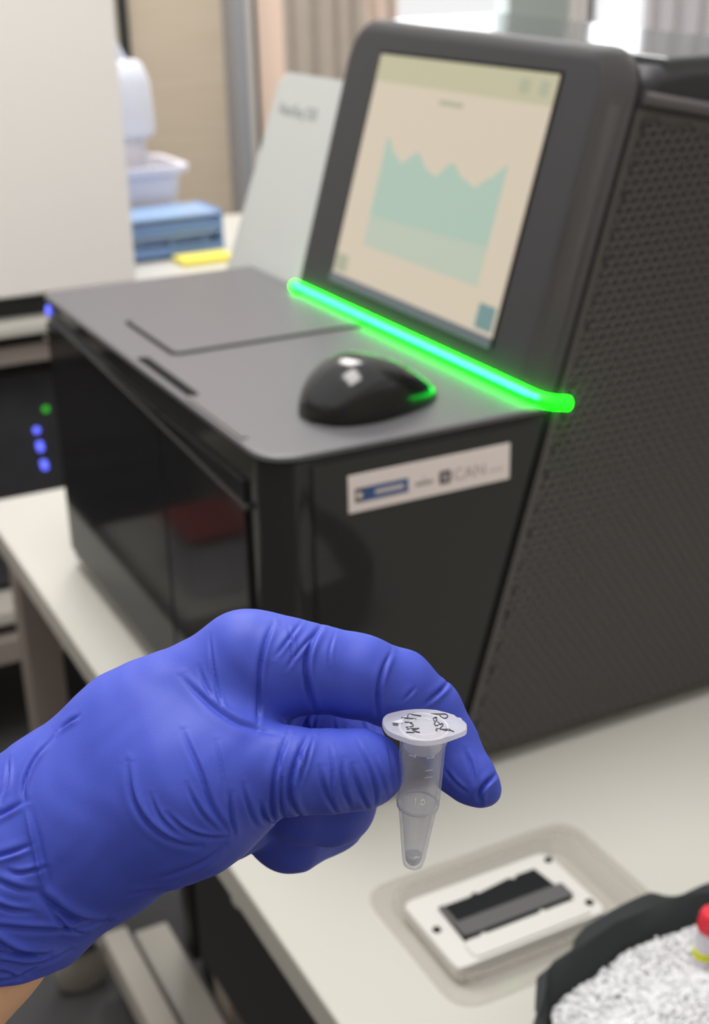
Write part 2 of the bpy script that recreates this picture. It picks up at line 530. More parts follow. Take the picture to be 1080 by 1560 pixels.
lathe('bottle_body', [(0, .262), (.045, .262), (.054, .272), (.053, .31), (.050, .365), (.038, .395), (.030, .402), (0, .403)], M['bottle'], bt, at(bx, by, 0), 28)
bm = bmesh.new()
add_tube(bm, [(bx, by, .40), (bx, by - .012, .425), (bx + .004, by - .03, .455), (bx + .006, by - .045, .475), (bx + .006, by - .06, .49)], .011, 10)
finish('nozzle', bm, M['bottle'], bt, None, True)

# ------------------------------------------------------------------ the near bench
nb = thing('lab_bench', (0.3, 0.3, FLOOR), 'white topped bench on casters carrying the black machine', 'bench')
prism('bench_top', rounded([(-.75, -.05), (1.15, -.05), (1.15, .85), (-.75, .85)], .008, 3), -.028, 0, M['white_lam'], nb, None, .002, .003)
def bench_leg(x, y):
    box('leg', x, x + .042, y, y + .042, -.604, -.0285, M['beige_metal'], nb, .003)
bench_leg(-.71, -.034); bench_leg(-.71, .78); bench_leg(1.08, -.034); bench_leg(1.08, .78)
box('apron', -.66, 1.08, -.008, .006, -.085, -.0285, M['pale_metal'], nb, .002)
box('lower_rail', -.66, 1.08, .012, .045, -.625, -.585, M['pale_metal'], nb, .003)
box('lower_rail', -.66, 1.08, .054, .10, -.625, -.600, M['pale_metal'], nb, .003)
box('lower_rail', -.66, 1.08, .74, .78, -.625, -.585, M['pale_metal'], nb, .003)
def caster(x, y):
    fn = lambda a, b, c: (x + c, y + a, FLOOR + .0385 + b)
    lathe('caster_wheel', [(0, -.014), (.032, -.014), (.0385, -.009), (.0385, .009), (.032, .014), (0, .014)], M['rubber'], nb, fn, 28)
    box('caster_fork', x - .020, x - .0155, y - .012, y + .012, FLOOR + .03, -.6045, M['dark_metal'], nb, .001)
    box('caster_plate', x - .020, x + .020, y - .018, y + .018, -.6095, -.6045, M['dark_metal'], nb, .001)
for x, y in ((-.682, -.013), (-.682, .80), (1.10, -.013), (1.10, .80)):
    caster(x, y)
for x, w in ((-.62, .03), (-.56, .05)):
    box('upright', x, x + w, .11, .14, -.62, -.0285, M['dark_metal'], nb, .003)
box('upright', -.50, -.45, .105, .135, -.62, -.0285, M['beige_metal'], nb, .003)
du = thing('drawer_unit', (.3, .2, -.25), 'dark drawer unit hanging under the white bench', 'drawer unit')
box('body', -.135, .9, -.018, .55, -.20, -.029, M['dark_metal'], du, .003)
box('drawer_front', -.13, .38, -.030, -.0185, -.195, -.05, M['dark_metal'], du, .002)
box('drawer_front', .385, .895, -.030, -.0185, -.195, -.05, M['dark_metal'], du, .002)
for x in (-.028,):
    box('drawer_pull', x, x + .012, -.036, -.0305, -.066, -.054, M['pale_metal'], du, .002)
# low trolley with a red box in front of the bench, seen mirrored in the machine's glossy doors
tr = thing('trolley', (-1.05, -.55, FLOOR), 'white trolley standing beyond the bench front, mirrored in the glossy doors', 'trolley')
box('trolley_top', -1.25, -.86, -.85, -.235, -.30, -.275, M['white_lam'], tr, .003)
for x in (-1.24, -.905):
    for y in (-.84, -.28):
        box('leg', x, x + .03, y, y + .03, FLOOR, -.3005, M['pale_metal'], tr, .002)
rb = thing('storage_box', (-.97, -.33, -.275), 'red lidded box on the white trolley, mirrored in the glossy doors', 'box')
box('box_body', -1.03, -.91, -.37, -.27, -.2745, -.19, M['plastic_white'], rb, .004)
box('box_lid', -1.035, -.905, -.375, -.265, -.1895, -.175, M['red_box'], rb, .004)

# ------------------------------------------------------------------ the sequencing machine
L0, H0, SW = LEDGE_DEPTH, LEDGE_TOP, SCREEN_WIDTH
ST, CT = math.sin(TILT), math.cos(TILT)
TT = math.tan(TILT)
MW = 0.533
def S(u, v, w):            # tilted screen frame -> world
    return (u, L0 + v * ST - w * CT, H0 + v * CT + w * ST)
def seam(z):               # slanted seam on the right side
    return L0 + (z - H0) * TT
mc = thing('sequencing_machine', (-.27, .3, 0), 'large black benchtop instrument with tilted touchscreen and glowing green light bar', 'machine')

# lower body, lofted so that its back follows the slanted seam
def lower_outline(z, ins=0.0):
    return rounded([(-MW + ins, ins), (-ins, ins), (-ins, seam(z) + .004), (-MW + ins, seam(z) + .004)], [.012, .030, .001, .001], 8)
def loft(name, levels, material, parent, capb=True):
    bm = bmesh.new()
    R_ = [[bm.verts.new((x, y, z)) for x, y in poly] for poly, z in levels]
    n = len(R_[0])
    for a, b in zip(R_[:-1], R_[1:]):
        for k in range(n):
            bm.faces.new((a[k], a[(k + 1) % n], b[(k + 1) % n], b[k]))
    bm.faces.new(list(reversed(R_[0]))); bm.faces.new(R_[-1])
    return finish(name, bm, material, parent, None, True, hard=True)
loft('lower_body', [(lower_outline(.008, .004), .008), (lower_outline(.012), .012), (lower_outline(H0 - .006), H0 - .006)], M['gloss_black'], mc)
for x, y in ((-.48, .04), (-.05, .04), (-.48, .5), (-.05, .5)):
    lathe('rubber_foot', [(0, 0), (.016, 0), (.016, .0085), (0, .0085)], M['groove'], mc, at(x, y, 0), 16)
top = loft('ledge_cover', [(lower_outline(H0 - .0055, .0015), H0 - .0055), (lower_outline(H0 - .004, -.0015), H0 - .004),
                           (lower_outline(H0 - .0012, -.001), H0 - .0012), (lower_outline(H0, .0015), H0)], M['satin_grey'], mc)
# hatch in the ledge: groove plate with a panel inside
prism('hatch_groove', rounded([(-.385, .031), (-.258, .031), (-.258, L0 - .006), (-.385, L0 - .006)], [.010, .010, .003, .003], 5), H0 + .0001, H0 + .0006, M['groove'], top)
prism('hatch_panel', rounded([(-.3815, .0345), (-.2615, .0345), (-.2615, L0 - .006), (-.3815, L0 - .006)], [.008, .008, .003, .003], 5), H0 + .0002, H0 + .0016, M['satin_grey'], top, None, 0, .0006)
prism('grip_notch', rounded([(-.268, .0035), (-.150, .0035), (-.152, .0125), (-.264, .0125)], .002, 3), H0 + .0001, H0 + .0007, M['groove'], top)
prism('grip_lip_highlight', rounded([(-.150, .0012), (-.045, .0012), (-.045, .0065), (-.150, .0065)], .002, 3), H0 - .0005, H0 + .0013, M['rim'], top, None, 0, .0008)  # raised lip, its highlight put into the paler colour
# front doors and ridge
dl = box('front_door', -.522, -.2065, -.0035, -.0005, .022, .262, M['door_black'], mc, .0012)
dr_ = box('front_door', -.2035, -.036, -.0035, -.0005, .022, .262, M['door_black'], mc, .0012)
prism('front_ridge', [(-.50, .2705), (-.03, .2455), (-.03, .2425), (-.50, .2675)], .0005, .0052, M['gloss_black'], mc, lambda a, b, c: (a, -c, b), 0, .0008)
fn = lambda a, b, c: (-.517 + a, -.0002 - c, .2735 + b)
lathe('indicator_light', [(0, .003), (.0035, .0026), (.0050, .001), (.0050, 0)], M['blue_led'], mc, fn, 14, label='small blue indicator light')
# side: corner groove, glossy side panel proud of the body
side = prism('side_panel', rounded([(.0305, .016), (seam(.016) + .002, .016), (seam(.278) + .002, .278), (.0305, .278)], [.002, .002, .004, .002], 4), .0003, .0022, M['gloss_black'], mc,
      lambda a, b, c: (c, a, b), 0, .0009)
# sticker
st = box('sticker', .0023, .0030, .0555, .1830, .2395, .2665, M['sticker'], mc, .0003, 1)
SX = .0031
def onside(y, z, k=0.0):
    return lambda a, b, c: (SX + k + c, y + a, z + b)
prism('print_block', [(.0605, .2465), (.0668, .2465), (.0668, .2565), (.0605, .2565)], 0, .0002, M['sticker_dark'], st, lambda a, b, c: (SX + c, a, b))
prism('print_block', [(.0668, .2465), (.1010, .2465), (.1010, .2565), (.0668, .2565)], 0, .0002, M['sticker_blue'], st, lambda a, b, c: (SX + c, a, b))
lathe('print_dot', [(0, .0004), (.0021, .0004), (.0021, 0)], M['sticker'], st, lambda a, b, c: (SX + c, .0637 + a, .2515 + b), 12)
prism('print_line', [(.0755, .2500), (.0975, .2500), (.0975, .2532), (.0755, .2532)], .0001, .0005, M['sticker_mid'], st, lambda a, b, c: (SX + c, a, b))
prism('print_line', [(.1065, .2490), (.1205, .2490), (.1205, .2517), (.1065, .2517)], 0, .0002, M['sticker_grey'], st, lambda a, b, c: (SX + c, a, b))
prism('print_dot', [(.112, .2530), (.115, .2530), (.1135, .2555)], 0, .0002, M['sticker_mid'], st, lambda a, b, c: (SX + c, a, b))
prism('print_block', rounded([(.1255, .2465), (.1345, .2465), (.1345, .2560), (.1255, .2560)], .001, 2), 0, .0002, M['sticker_dark'], st, lambda a, b, c: (SX + c, a, b))
prism('print_dot', [(.1284, .2494), (.1316, .2494), (.1316, .2531), (.1284, .2531)], .0001, .0004, M['sticker_mid'], st, lambda a, b, c: (SX + c, a, b))
text('lettering', 'CAN', .0125, M['sticker_grey'], st, onside(.1362, .2470), .0001)
prism('print_line', [(.1655, .2478), (.1775, .2478), (.1775, .2496), (.1655, .2496)], 0, .0002, M['sticker_mid'], st, lambda a, b, c: (SX + c, a, b))

# rear body with top cover
RB = .62
def rear_profile():
    return [(seam(.008) + .0100, .008), (RB, .008), (RB, .490), (.330, .512), (seam(.506) + .024, .509), (seam(.497) + .0110, .500)]
prism('rear_body', rear_profile(), -SW + .004, -.0035, M['matt_black'], mc, lambda a, b, c: (c, a, b), .006, .012, 5)
prism('top_cover', rounded([(-.408, .506), (-.006, .500), (-.006, .515), (-.408, .5265)], .004, 4), .308, .44, M['cover'], mc, lambda a, b, c: (a, c, b), .003, .003, 3)
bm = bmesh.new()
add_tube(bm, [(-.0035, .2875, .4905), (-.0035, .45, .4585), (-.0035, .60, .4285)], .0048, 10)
finish('shoulder_highlight', bm, M['rim'], mc, None, True)  # paler strip painting the highlight along the rounded shoulder
# honeycomb side grille: each cell a dimple with its rim, one mesh
def cellpoly():
    return [(seam(.014) + .0105, .014), (.60, .014), (.60, .418), (seam(.484) + .0105, .484)]
gr_poly = cellpoly()
gp = prism('grille_frame', gr_poly, -.0039, -.0027, M['grille'], mc, lambda a, b, c: (c, a, b), 0, .0004)
def in_poly(y, z, m=.0042):
    if z < .014 + m or z > .484 + (y - .27) * (-.066 / .33) - m or y > .60 - m:
        return False
    return y > seam(z) + .0105 + m * 1.3
px, pz = .0086, .0062
verts, faces = [], []
row = 0
z = .02
while z < .49:
    y = .14 + (px / 2 if row % 2 else 0)
    while y < .6:
        if in_poly(y, z):
            b = len(verts)
            for rr, xx in ((1.0, 0.0), (.74, 0.0002), (.60, -.0006), (.42, -.0024)):
                for k in range(6):
                    a = math.pi / 6 + k * math.pi / 3
                    verts.append((xx, y + px * .5 / math.cos(math.pi / 6) * rr * math.cos(a) , z + pz * .62 * rr * math.sin(a) * 1.05))
            for q in range(3):
                for k in range(6):
                    faces.append((b + q * 6 + k, b + q * 6 + (k + 1) % 6, b + q * 6 + 6 + (k + 1) % 6, b + q * 6 + 6 + k))
            faces.append(tuple(b + 18 + k for k in range(6)))
        y += px
    z += pz
    row += 1
prism('grille_edge', [(seam(.014) + .0105, .014), (seam(.014) + .0165, .014), (seam(.484) + .0165, .4825), (seam(.484) + .0105, .484)], -.0026, .0006, M['grille'], mc, lambda a, b, c: (c, a, b), 0, .0004)
me = bpy.data.meshes.new('grille_cells')
me.from_pydata(verts, [], faces)
o = link_mesh('grille_cells', me, M['grille'], mc, False)
o['kind'] = 'stuff'

# light grey side wing with lettering
WG = -.007
wing = prism('wing_panel', rounded([(-.640, -.285), (-SW - .004, -.285), (-SW - .004, .196), (-.560, .196)], [.002, .002, .002, .016], 5), -.20, WG, M['lightgrey'], mc, S, 0, .005, 4)
text('lettering', 'NextSeq 550', .0165, M['print_grey'], wing, lambda a, b, c: S(-.548 + a, .155 + b, WG + .0001 + c), .0001)

# screen housing: pillow shaped, wide rounded edge on the right
def housing_loop(il, ir, it, w):
    p = rounded([(-SW + il, .006), (-ir, .006), (-ir, .246 - it), (-SW + il, .253 - it)], [.003, .003, .040 - ir * .4, .036 - il], 10)
    return [(x, y, w) for x, y in p]
bm = bmesh.new()
hl = [housing_loop(.006, .008, .006, -.020), housing_loop(0, .0005, 0, -.0065), housing_loop(.0002, .003, .001, -.0050), housing_loop(.0008, .009, .003, -.0034), housing_loop(.0020, .020, .006, -.0016), housing_loop(.0036, .032, .010, -.0004), housing_loop(.0055, .040, .013, 0)]
raw = hl
hl = [[bm.verts.new(q) for q in lp] for lp in hl]
for A_, B_ in zip(hl[:-1], hl[1:]):
    for k in range(len(A_)):
        bm.faces.new((A_[k], A_[(k + 1) % len(A_)], B_[(k + 1) % len(A_)], B_[k]))
bm.faces.new(list(reversed(hl[0]))); bm.faces.new(hl[-1])
hs = finish('screen_housing', bm, M['matt_black'], mc, S, True, hard=True)
# light on the rounded right edge and top corner, painted as a paler strip
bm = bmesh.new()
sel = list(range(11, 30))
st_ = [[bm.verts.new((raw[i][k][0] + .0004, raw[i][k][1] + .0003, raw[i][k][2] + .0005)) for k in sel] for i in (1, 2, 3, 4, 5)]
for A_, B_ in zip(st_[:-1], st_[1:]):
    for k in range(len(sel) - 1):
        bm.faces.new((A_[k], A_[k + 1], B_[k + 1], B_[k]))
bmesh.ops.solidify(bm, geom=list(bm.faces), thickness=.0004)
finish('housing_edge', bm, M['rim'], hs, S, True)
# bezel recess
box('bezel_well', -.3500, -.0770, .0235, .2250, .0001, .0006, M['groove'], hs, 0, fn=S)
box('bezel_lip', -.3480, -.0790, .0215, .0300, .0004, .0022, M['lip'], hs, .0006, fn=S)
dsp = box('display', -.3465, -.0800, .0300, .2225, .0005, .0010, M['display'], hs, 0, fn=S)
def onscreen(name, poly, material, k=0.0):
    return prism(name, poly, .0011 + k, .0013 + k, material, dsp, S, smooth=False)
# screen content: header, chart with four peaks, buttons
onscreen('header_bar', [(-.3465, .2000), (-.0800, .2000), (-.0800, .2225), (-.3465, .2225)], M['header'])
onscreen('screen_icon', rounded([(-.126, .2060), (-.112, .2060), (-.112, .2170), (-.126, .2170)], .003, 3), M['glyph'], .0003)
onscreen('screen_icon', rounded([(-.100, .2060), (-.088, .2060), (-.088, .2170), (-.100, .2170)], .003, 3), M['glyph'], .0003)
onscreen('title_line', [(-.232, .1885), (-.196, .1885), (-.196, .1925), (-.232, .1925)], M['glyph'])
def chart_top(s):
    pk = [(0, 1.0), (.10, .86), (.17, .80), (.30, .92), (.40, .80), (.475, .76), (.60, .90), (.70, .80), (.80, .75), (.90, .85), (1.0, .98)]
    for (a, va), (b, vb) in zip(pk[:-1], pk[1:]):
        if a <= s <= b:
            f = (s - a) / (b - a); f = f * f * (3 - 2 * f)
            return va + (vb - va) * f
    return pk[-1][1]
cx0, cx1, cz0, cz1 = -.3020, -.1150, .0620, .1560
pts = [(cx0 + (cx1 - cx0) * k / 60, cz0 + (cz1 - cz0) * chart_top(k / 60)) for k in range(61)]
onscreen('chart_field', [(cx0, cz0), (cx1, cz0), (cx1, cz0 + .03), (cx0, cz0 + .026)], M['chart2'])
onscreen('chart_field', [(cx0, cz0 + .026), (cx1, cz0 + .03)] + list(reversed(pts)), M['chart'])
onscreen('screen_button', [(-.1060, .0330), (-.0830, .0330), (-.0830, .0520), (-.1060, .0520)], M['button'])
onscreen('screen_button', [(-.3440, .0330), (-.3220, .0330), (-.3220, .0480), (-.3440, .0480)], M['glyph'])
# green light bar along the foot of the screen, wrapping round the corner
bm = bmesh.new()
add_tube(bm, [S(-SW + .002, .0035, .0030), S(-.010, .0035, .0030), S(-.0015, .0035, .0005), S(.0025, .0040, -.006), S(.0030, .0050, -.018)], .0046, 12)
lb = finish('light_bar', bm, M['green'], mc, None, True, label='glowing green light bar')
bm = bmesh.new()
add_tube(bm, [S(-SW + .007, .0048, .0066), S(-.012, .0048, .0066), S(-.002, .0048, .0040)], .0014, 10)
finish('light_core', bm, M['core'], lb, None, True)

# ------------------------------------------------------------------ computer mouse on the ledge
ms = thing('computer_mouse', (-.072, .112, H0), 'black glossy computer mouse resting on the ledge of the machine', 'mouse')
def mouse_pt(s, a, grow=0.0):
    """s 0..1 from the palm end (towards the viewer) to the button end; a 0..pi across"""
    ln = .112
    y = -ln / 2 + ln * s
    e = max(1e-4, 1 - abs(2 * s - 1) ** 2.6)
    hw = (.0345 + .002 * math.sin(math.pi * s)) * e ** .42
    hh = (.009 + .0330 * (math.sin(math.pi * min(1, s * .93 + .12)) ** .85)) * e ** .36 * (1 - .28 * s)
    ca, sa = math.cos(a), math.sin(a)
    x = (hw + grow) * (abs(ca) ** .75) * (1 if ca > 0 else -1)
    z = (hh + grow) * (abs(sa) ** .85)
    return x, y, z
MR = Matrix.Rotation(math.radians(17), 3, 'Z')
def mplace(x, y, z):
    v = MR @ Vector((x, y, 0))
    return (-.068 + v.x, .109 + v.y, H0 + .0012 + z)
def mshell(name, material, a0, a1, grow, s0=0.0, s1=1.0, zlow=0.0):
    bm = bmesh.new()
    NS, NA = 30, 18
    g = [[bm.verts.new(mplace(*mouse_pt(s0 + (s1 - s0) * i / NS, a0 + (a1 - a0) * j / NA, grow))) for j in range(NA + 1)] for i in range(NS + 1)]
    for i in range(NS):
        for j in range(NA):
            bm.faces.new((g[i][j], g[i][j + 1], g[i + 1][j + 1], g[i + 1][j]))
    bmesh.ops.remove_doubles(bm, verts=bm.verts, dist=1e-6)
    bd = [e for e in bm.edges if e.is_boundary]
    bmesh.ops.holes_fill(bm, edges=bd, sides=0)
    return finish(name, bm, material, ms, None, True)
mshell('mouse_body', M['mouse_side'], 0.0, math.pi, 0)
mshell('top_shell', M['mouse_top'], math.pi * .22, math.pi * .78, .0005, .02, .565)
mshell('button', M['mouse_top'], math.pi * .22, math.pi * .485, .0005, .575, .955)
mshell('button', M['mouse_top'], math.pi * .515, math.pi * .78, .0005, .575, .955)
wz = mouse_pt(.80, math.pi / 2)
fnw = lambda a, b, c: mplace(c, wz[1] + a, wz[2] - .0025 + b)
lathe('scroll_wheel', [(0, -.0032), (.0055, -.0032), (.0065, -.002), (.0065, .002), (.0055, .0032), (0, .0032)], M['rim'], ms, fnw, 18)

# ------------------------------------------------------------------ cartridge in its clear tray
ty = thing('blister_tray', (.145, .10, 0), 'clear plastic blister tray holding a white cartridge', 'tray')
def rr(x0, x1, y0, y1, r, seg=5):
    return rounded([(x0, y0), (x1, y0), (x1, y1), (x0, y1)], r, seg)
def shell_tray(name, loops, material, parent):
    bm = bmesh.new()
    R_ = [[bm.verts.new((x, y, z)) for x, y in rr(*q, rad)] for q, rad, z in loops]
    n = len(R_[0])
    for a, b in zip(R_[:-1], R_[1:]):
        for k in range(n):
            bm.faces.new((a[k], a[(k + 1) % n], b[(k + 1) % n], b[k]))
    bm.faces.new(R_[-1])
    return finish(name, bm, material, parent, None, True)
shell_tray('tray_shell', [((.084, .212, .016, .186), .022, .0005), ((.084, .212, .016, .186), .022, .0015), ((.098, .203, .026, .176), .018, .0022), ((.101, .2005, .029, .172), .016, .011),
                          ((.107, .1985, .029, .162), .014, .0115), ((.112, .1955, .030, .158), .012, .0016)], M['clear_tray'], ty)
ca = thing('flow_cartridge', (.157, .088, .002), 'white plastic cartridge with black window lying in the clear tray', 'cartridge')
prism('cartridge_body', rr(.1215, .1915, .0275, .1400, .006), .0022, .0135, M['cart_white'], ca, None, .001, .0015)
prism('cartridge_step', rr(.1735, .1890, .0420, .1300, .004), .0137, .0150, M['cart_white'], ca, None, 0, .0008)
prism('window_well', [(.1375, .0455), (.1725, .0440), (.1725, .0560), (.1700, .0580), (.1725, .0620), (.1725, .1000), (.1695, .1030), (.1725, .1060), (.1725, .1270), (.1340, .1225), (.1340, .1080), (.1365, .1050), (.1340, .1020), (.1375, .0760), (.1350, .0740), (.1375, .0700)],
      .0137, .0143, M['cart_black'], ca)
prism('glass_slide', rr(.1560, .1700, .0480, .1290, .001, 2), .0150, .0158, M['cart_grey'], ca, None, 0, .0002)
prism('slot_edge', rr(.1385, .1700, .0455, .0485, .0008, 2), .0150, .0165, M['cart_grey'], ca, None, 0, .0003)
for x, y in ((.1545, .0345), (.1305, .1365), (.1795, .1345)):
    lathe('peg', [(0, .0145), (.0026, .0145), (.0030, .0138), (.0030, .0137)], M['cart_black'], ca, at(x, y, 0), 16)

# ------------------------------------------------------------------ ice pan
ib = thing('ice_pan', (.36, .11, 0), 'black foam ice pan with notched rim full of crushed ice', 'ice bucket')
half = [(.360, -.034), (.306, -.002), (.290, .010), (.2715, .030), (.262, .037), (.2535, .0465), (.2515, .055), (.2495, .066), (.239, .076), (.2345, .098), (.2318, .118), (.2313, .136), (.2350, .1405), (.2400, .1440), (.2426, .149), (.2417, .158), (.2412, .170), (.2435, .188), (.256, .208), (.285, .224), (.360, .238)]
PX = .365
half = [(x, y) for x, y in half]
full = half + [(2 * PX - x, y) for x, y in reversed(half) if abs(x - PX) > .006]
CXY = Vector((PX, .105))
def scaled(poly, d, z):
    out = []
    n = len(poly)
    for i, (x, y) in enumerate(poly):
        a = Vector(poly[i - 1]); b = Vector(poly[(i + 1) % n]); t = (b - a).normalized()
        nrm = Vector((t.y, -t.x))
        if nrm.dot(Vector((x, y)) - CXY) < 0:
            nrm = -nrm
        out.append((x + nrm.x * d, y + nrm.y * d, z))
    return out
def smooth_poly(poly, it=1):
    for _ in range(it):
        q = []
        n = len(poly)
        for i in range(n):
            a = Vector(poly[i]); b = Vector(poly[(i + 1) % n])
            q += [tuple(a * .75 + b * .25), tuple(a * .25 + b * .75)]
        poly = q
    return poly
rimp = smooth_poly(full, 1)
inn = smooth_poly([(x, y) for x, y in rounded([(.262, .035), (.282, .020), (.365, -.012), (.448, .020), (.468, .035), (.484, .10), (.484, .150), (.468, .196), (.365, .218), (.262, .196), (.247, .150), (.247, .10)], .006, 3)], 1)
bm = bmesh.new()
def loopv(p3):
    return [bm.verts.new(p) for p in p3]
l0 = loopv(scaled(rimp, -.012, .002)); l1 = loopv(scaled(rimp, -.004, .030)); l2 = loopv(scaled(rimp, -.0015, .056)); l3 = loopv(scaled(rimp, -.004, .061)); 
n = len(l0)
for a, b in ((l0, l1), (l1, l2), (l2, l3)):
    for k in range(n):
        bm.faces.new((a[k], a[(k + 1) % n], b[(k + 1) % n], b[k]))
bm.faces.new(list(reversed(l0)))
i0 = loopv([(x, y, .0605) for x, y in inn]); i1 = loopv(scaled(inn, -.006, .050)); i2 = loopv(scaled(inn, -.016, .012))
m_ = len(i0)
for a, b in ((i0, i1), (i1, i2)):
    for k in range(m_):
        bm.faces.new((a[k], a[(k + 1) % m_], b[(k + 1) % m_], b[k]))
bm.faces.new(i2)
e3 = [bm.edges.get((l3[k], l3[(k + 1) % n])) for k in range(n)] + [bm.edges.get((i0[k], i0[(k + 1) % m_])) for k in range(m_)]
bmesh.ops.triangle_fill(bm, edges=e3, use_beauty=True)
finish('pan_body', bm, M['foam'], ib, None, True)
# crushed ice: a heap of small faceted lumps, uncountable
rng = random.Random(3)
iv, iff = [], []
ico = bmesh.new()
bmesh.ops.create_icosphere(ico, subdivisions=1, radius=1)
base_v = [v.co.copy() for v in ico.verts]; base_f = [[v.index for v in f.verts] for f in ico.faces]
ico.free()
def inside(x, y, poly):
    c = False
    n = len(poly)
    for i in range(n):
        x1, y1 = poly[i]; x2, y2 = poly[(i + 1) % n]
        if (y1 > y) != (y2 > y) and x < (x2 - x1) * (y - y1) / (y2 - y1) + x1:
            c = not c
    return c
icepoly = [(x, y) for x, y, _ in scaled(inn, -.010, 0)]
cnt = 0
while cnt < 20000:
    x = rng.uniform(.235, .5); y = rng.uniform(-.03, .24)
    if not inside(x, y, icepoly):
        continue
    dc = (Vector((x, y)) - CXY).length
    zt = .042 + .012 * math.exp(-(dc / .10) ** 2) + .004 * noise.noise((x * 40, y * 40, 2.0))
    r = rng.uniform(.0008, .0018)
    c = Vector((x, y, zt - rng.random() * .003))
    q = Matrix.Rotation(rng.uniform(0, 6.28), 3, Vector((rng.gauss(0, 1), rng.gauss(0, 1), rng.gauss(0, 1))).normalized())
    sc = Vector((rng.uniform(.7, 1.3), rng.uniform(.7, 1.2), rng.uniform(.6, 1.2)))
    b = len(iv)
    for v in base_v:
        jit = rng.uniform(.82, 1.15)
        iv.append(tuple(c + q @ Vector((v.x * sc.x, v.y * sc.y, v.z * sc.z)) * r * jit))
    iff += [[b + i for i in f] for f in base_f]
    cnt += 1
def ice_top(x, y):
    dc = (Vector((x, y)) - CXY).length
    return .042 + .012 * math.exp(-(dc / .10) ** 2) + .004 * noise.noise((x * 40, y * 40, 2.0))
b = len(iv)
fr_ = (1.0, .8, .6, .4, .2)
n_ = len(icepoly)
for q in fr_:
    for x, y in icepoly:
        X_ = CXY.x + (x - CXY.x) * q; Y_ = CXY.y + (y - CXY.y) * q
        iv.append((X_, Y_, ice_top(X_, Y_) - .0028))
iv.append((CXY.x, CXY.y, ice_top(CXY.x, CXY.y) - .0028))
for q in range(len(fr_) - 1):
    for k in range(n_):
        iff.append([b + q * n_ + k, b + q * n_ + (k + 1) % n_, b + (q + 1) * n_ + (k + 1) % n_, b + (q + 1) * n_ + k])
for k in range(n_):
    iff.append([b + 4 * n_ + k, b + 4 * n_ + (k + 1) % n_, b + 5 * n_])
me = bpy.data.meshes.new('crushed_ice')
me.from_pydata(iv, [], iff)
ic = link_mesh('crushed_ice', me, M['ice'], None, False)
ic['kind'] = 'stuff'
tag(ic, 'white crushed ice heaped in the black foam pan', 'ice')
# red capped tube standing in the ice
rt = thing('sample_tube', (.300, .1625, .04), 'small vial with red cap and yellow label stuck in the crushed ice', 'tube')
tx, ty_ = .2835, .1330
tilt = Matrix.Rotation(math.radians(-6), 3, 'X') @ Matrix.Rotation(math.radians(5), 3, 'Y')
def tfn(a, b, c):
    v = tilt @ Vector((a, b, c))
    return (tx + v.x, ty_ + v.y, .040 + v.z)
lathe('vial_body', [(0, -.012), (.004, -.010), (.0060, 0), (.0060, .030), (0, .030)], M['plastic_white'], rt, tfn, 20)
lathe('label_band', [(.0060, .0115), (.0063, .0115), (.0063, .0165), (.0060, .0165)], M['tube_yellow'], rt, tfn, 20, close=True)
lathe('screw_cap', [(0, .0305), (.0074, .0305), (.0076, .032), (.0076, .0400), (.0066, .0425), (0, .0430)], M['red'], rt, tfn, 24)

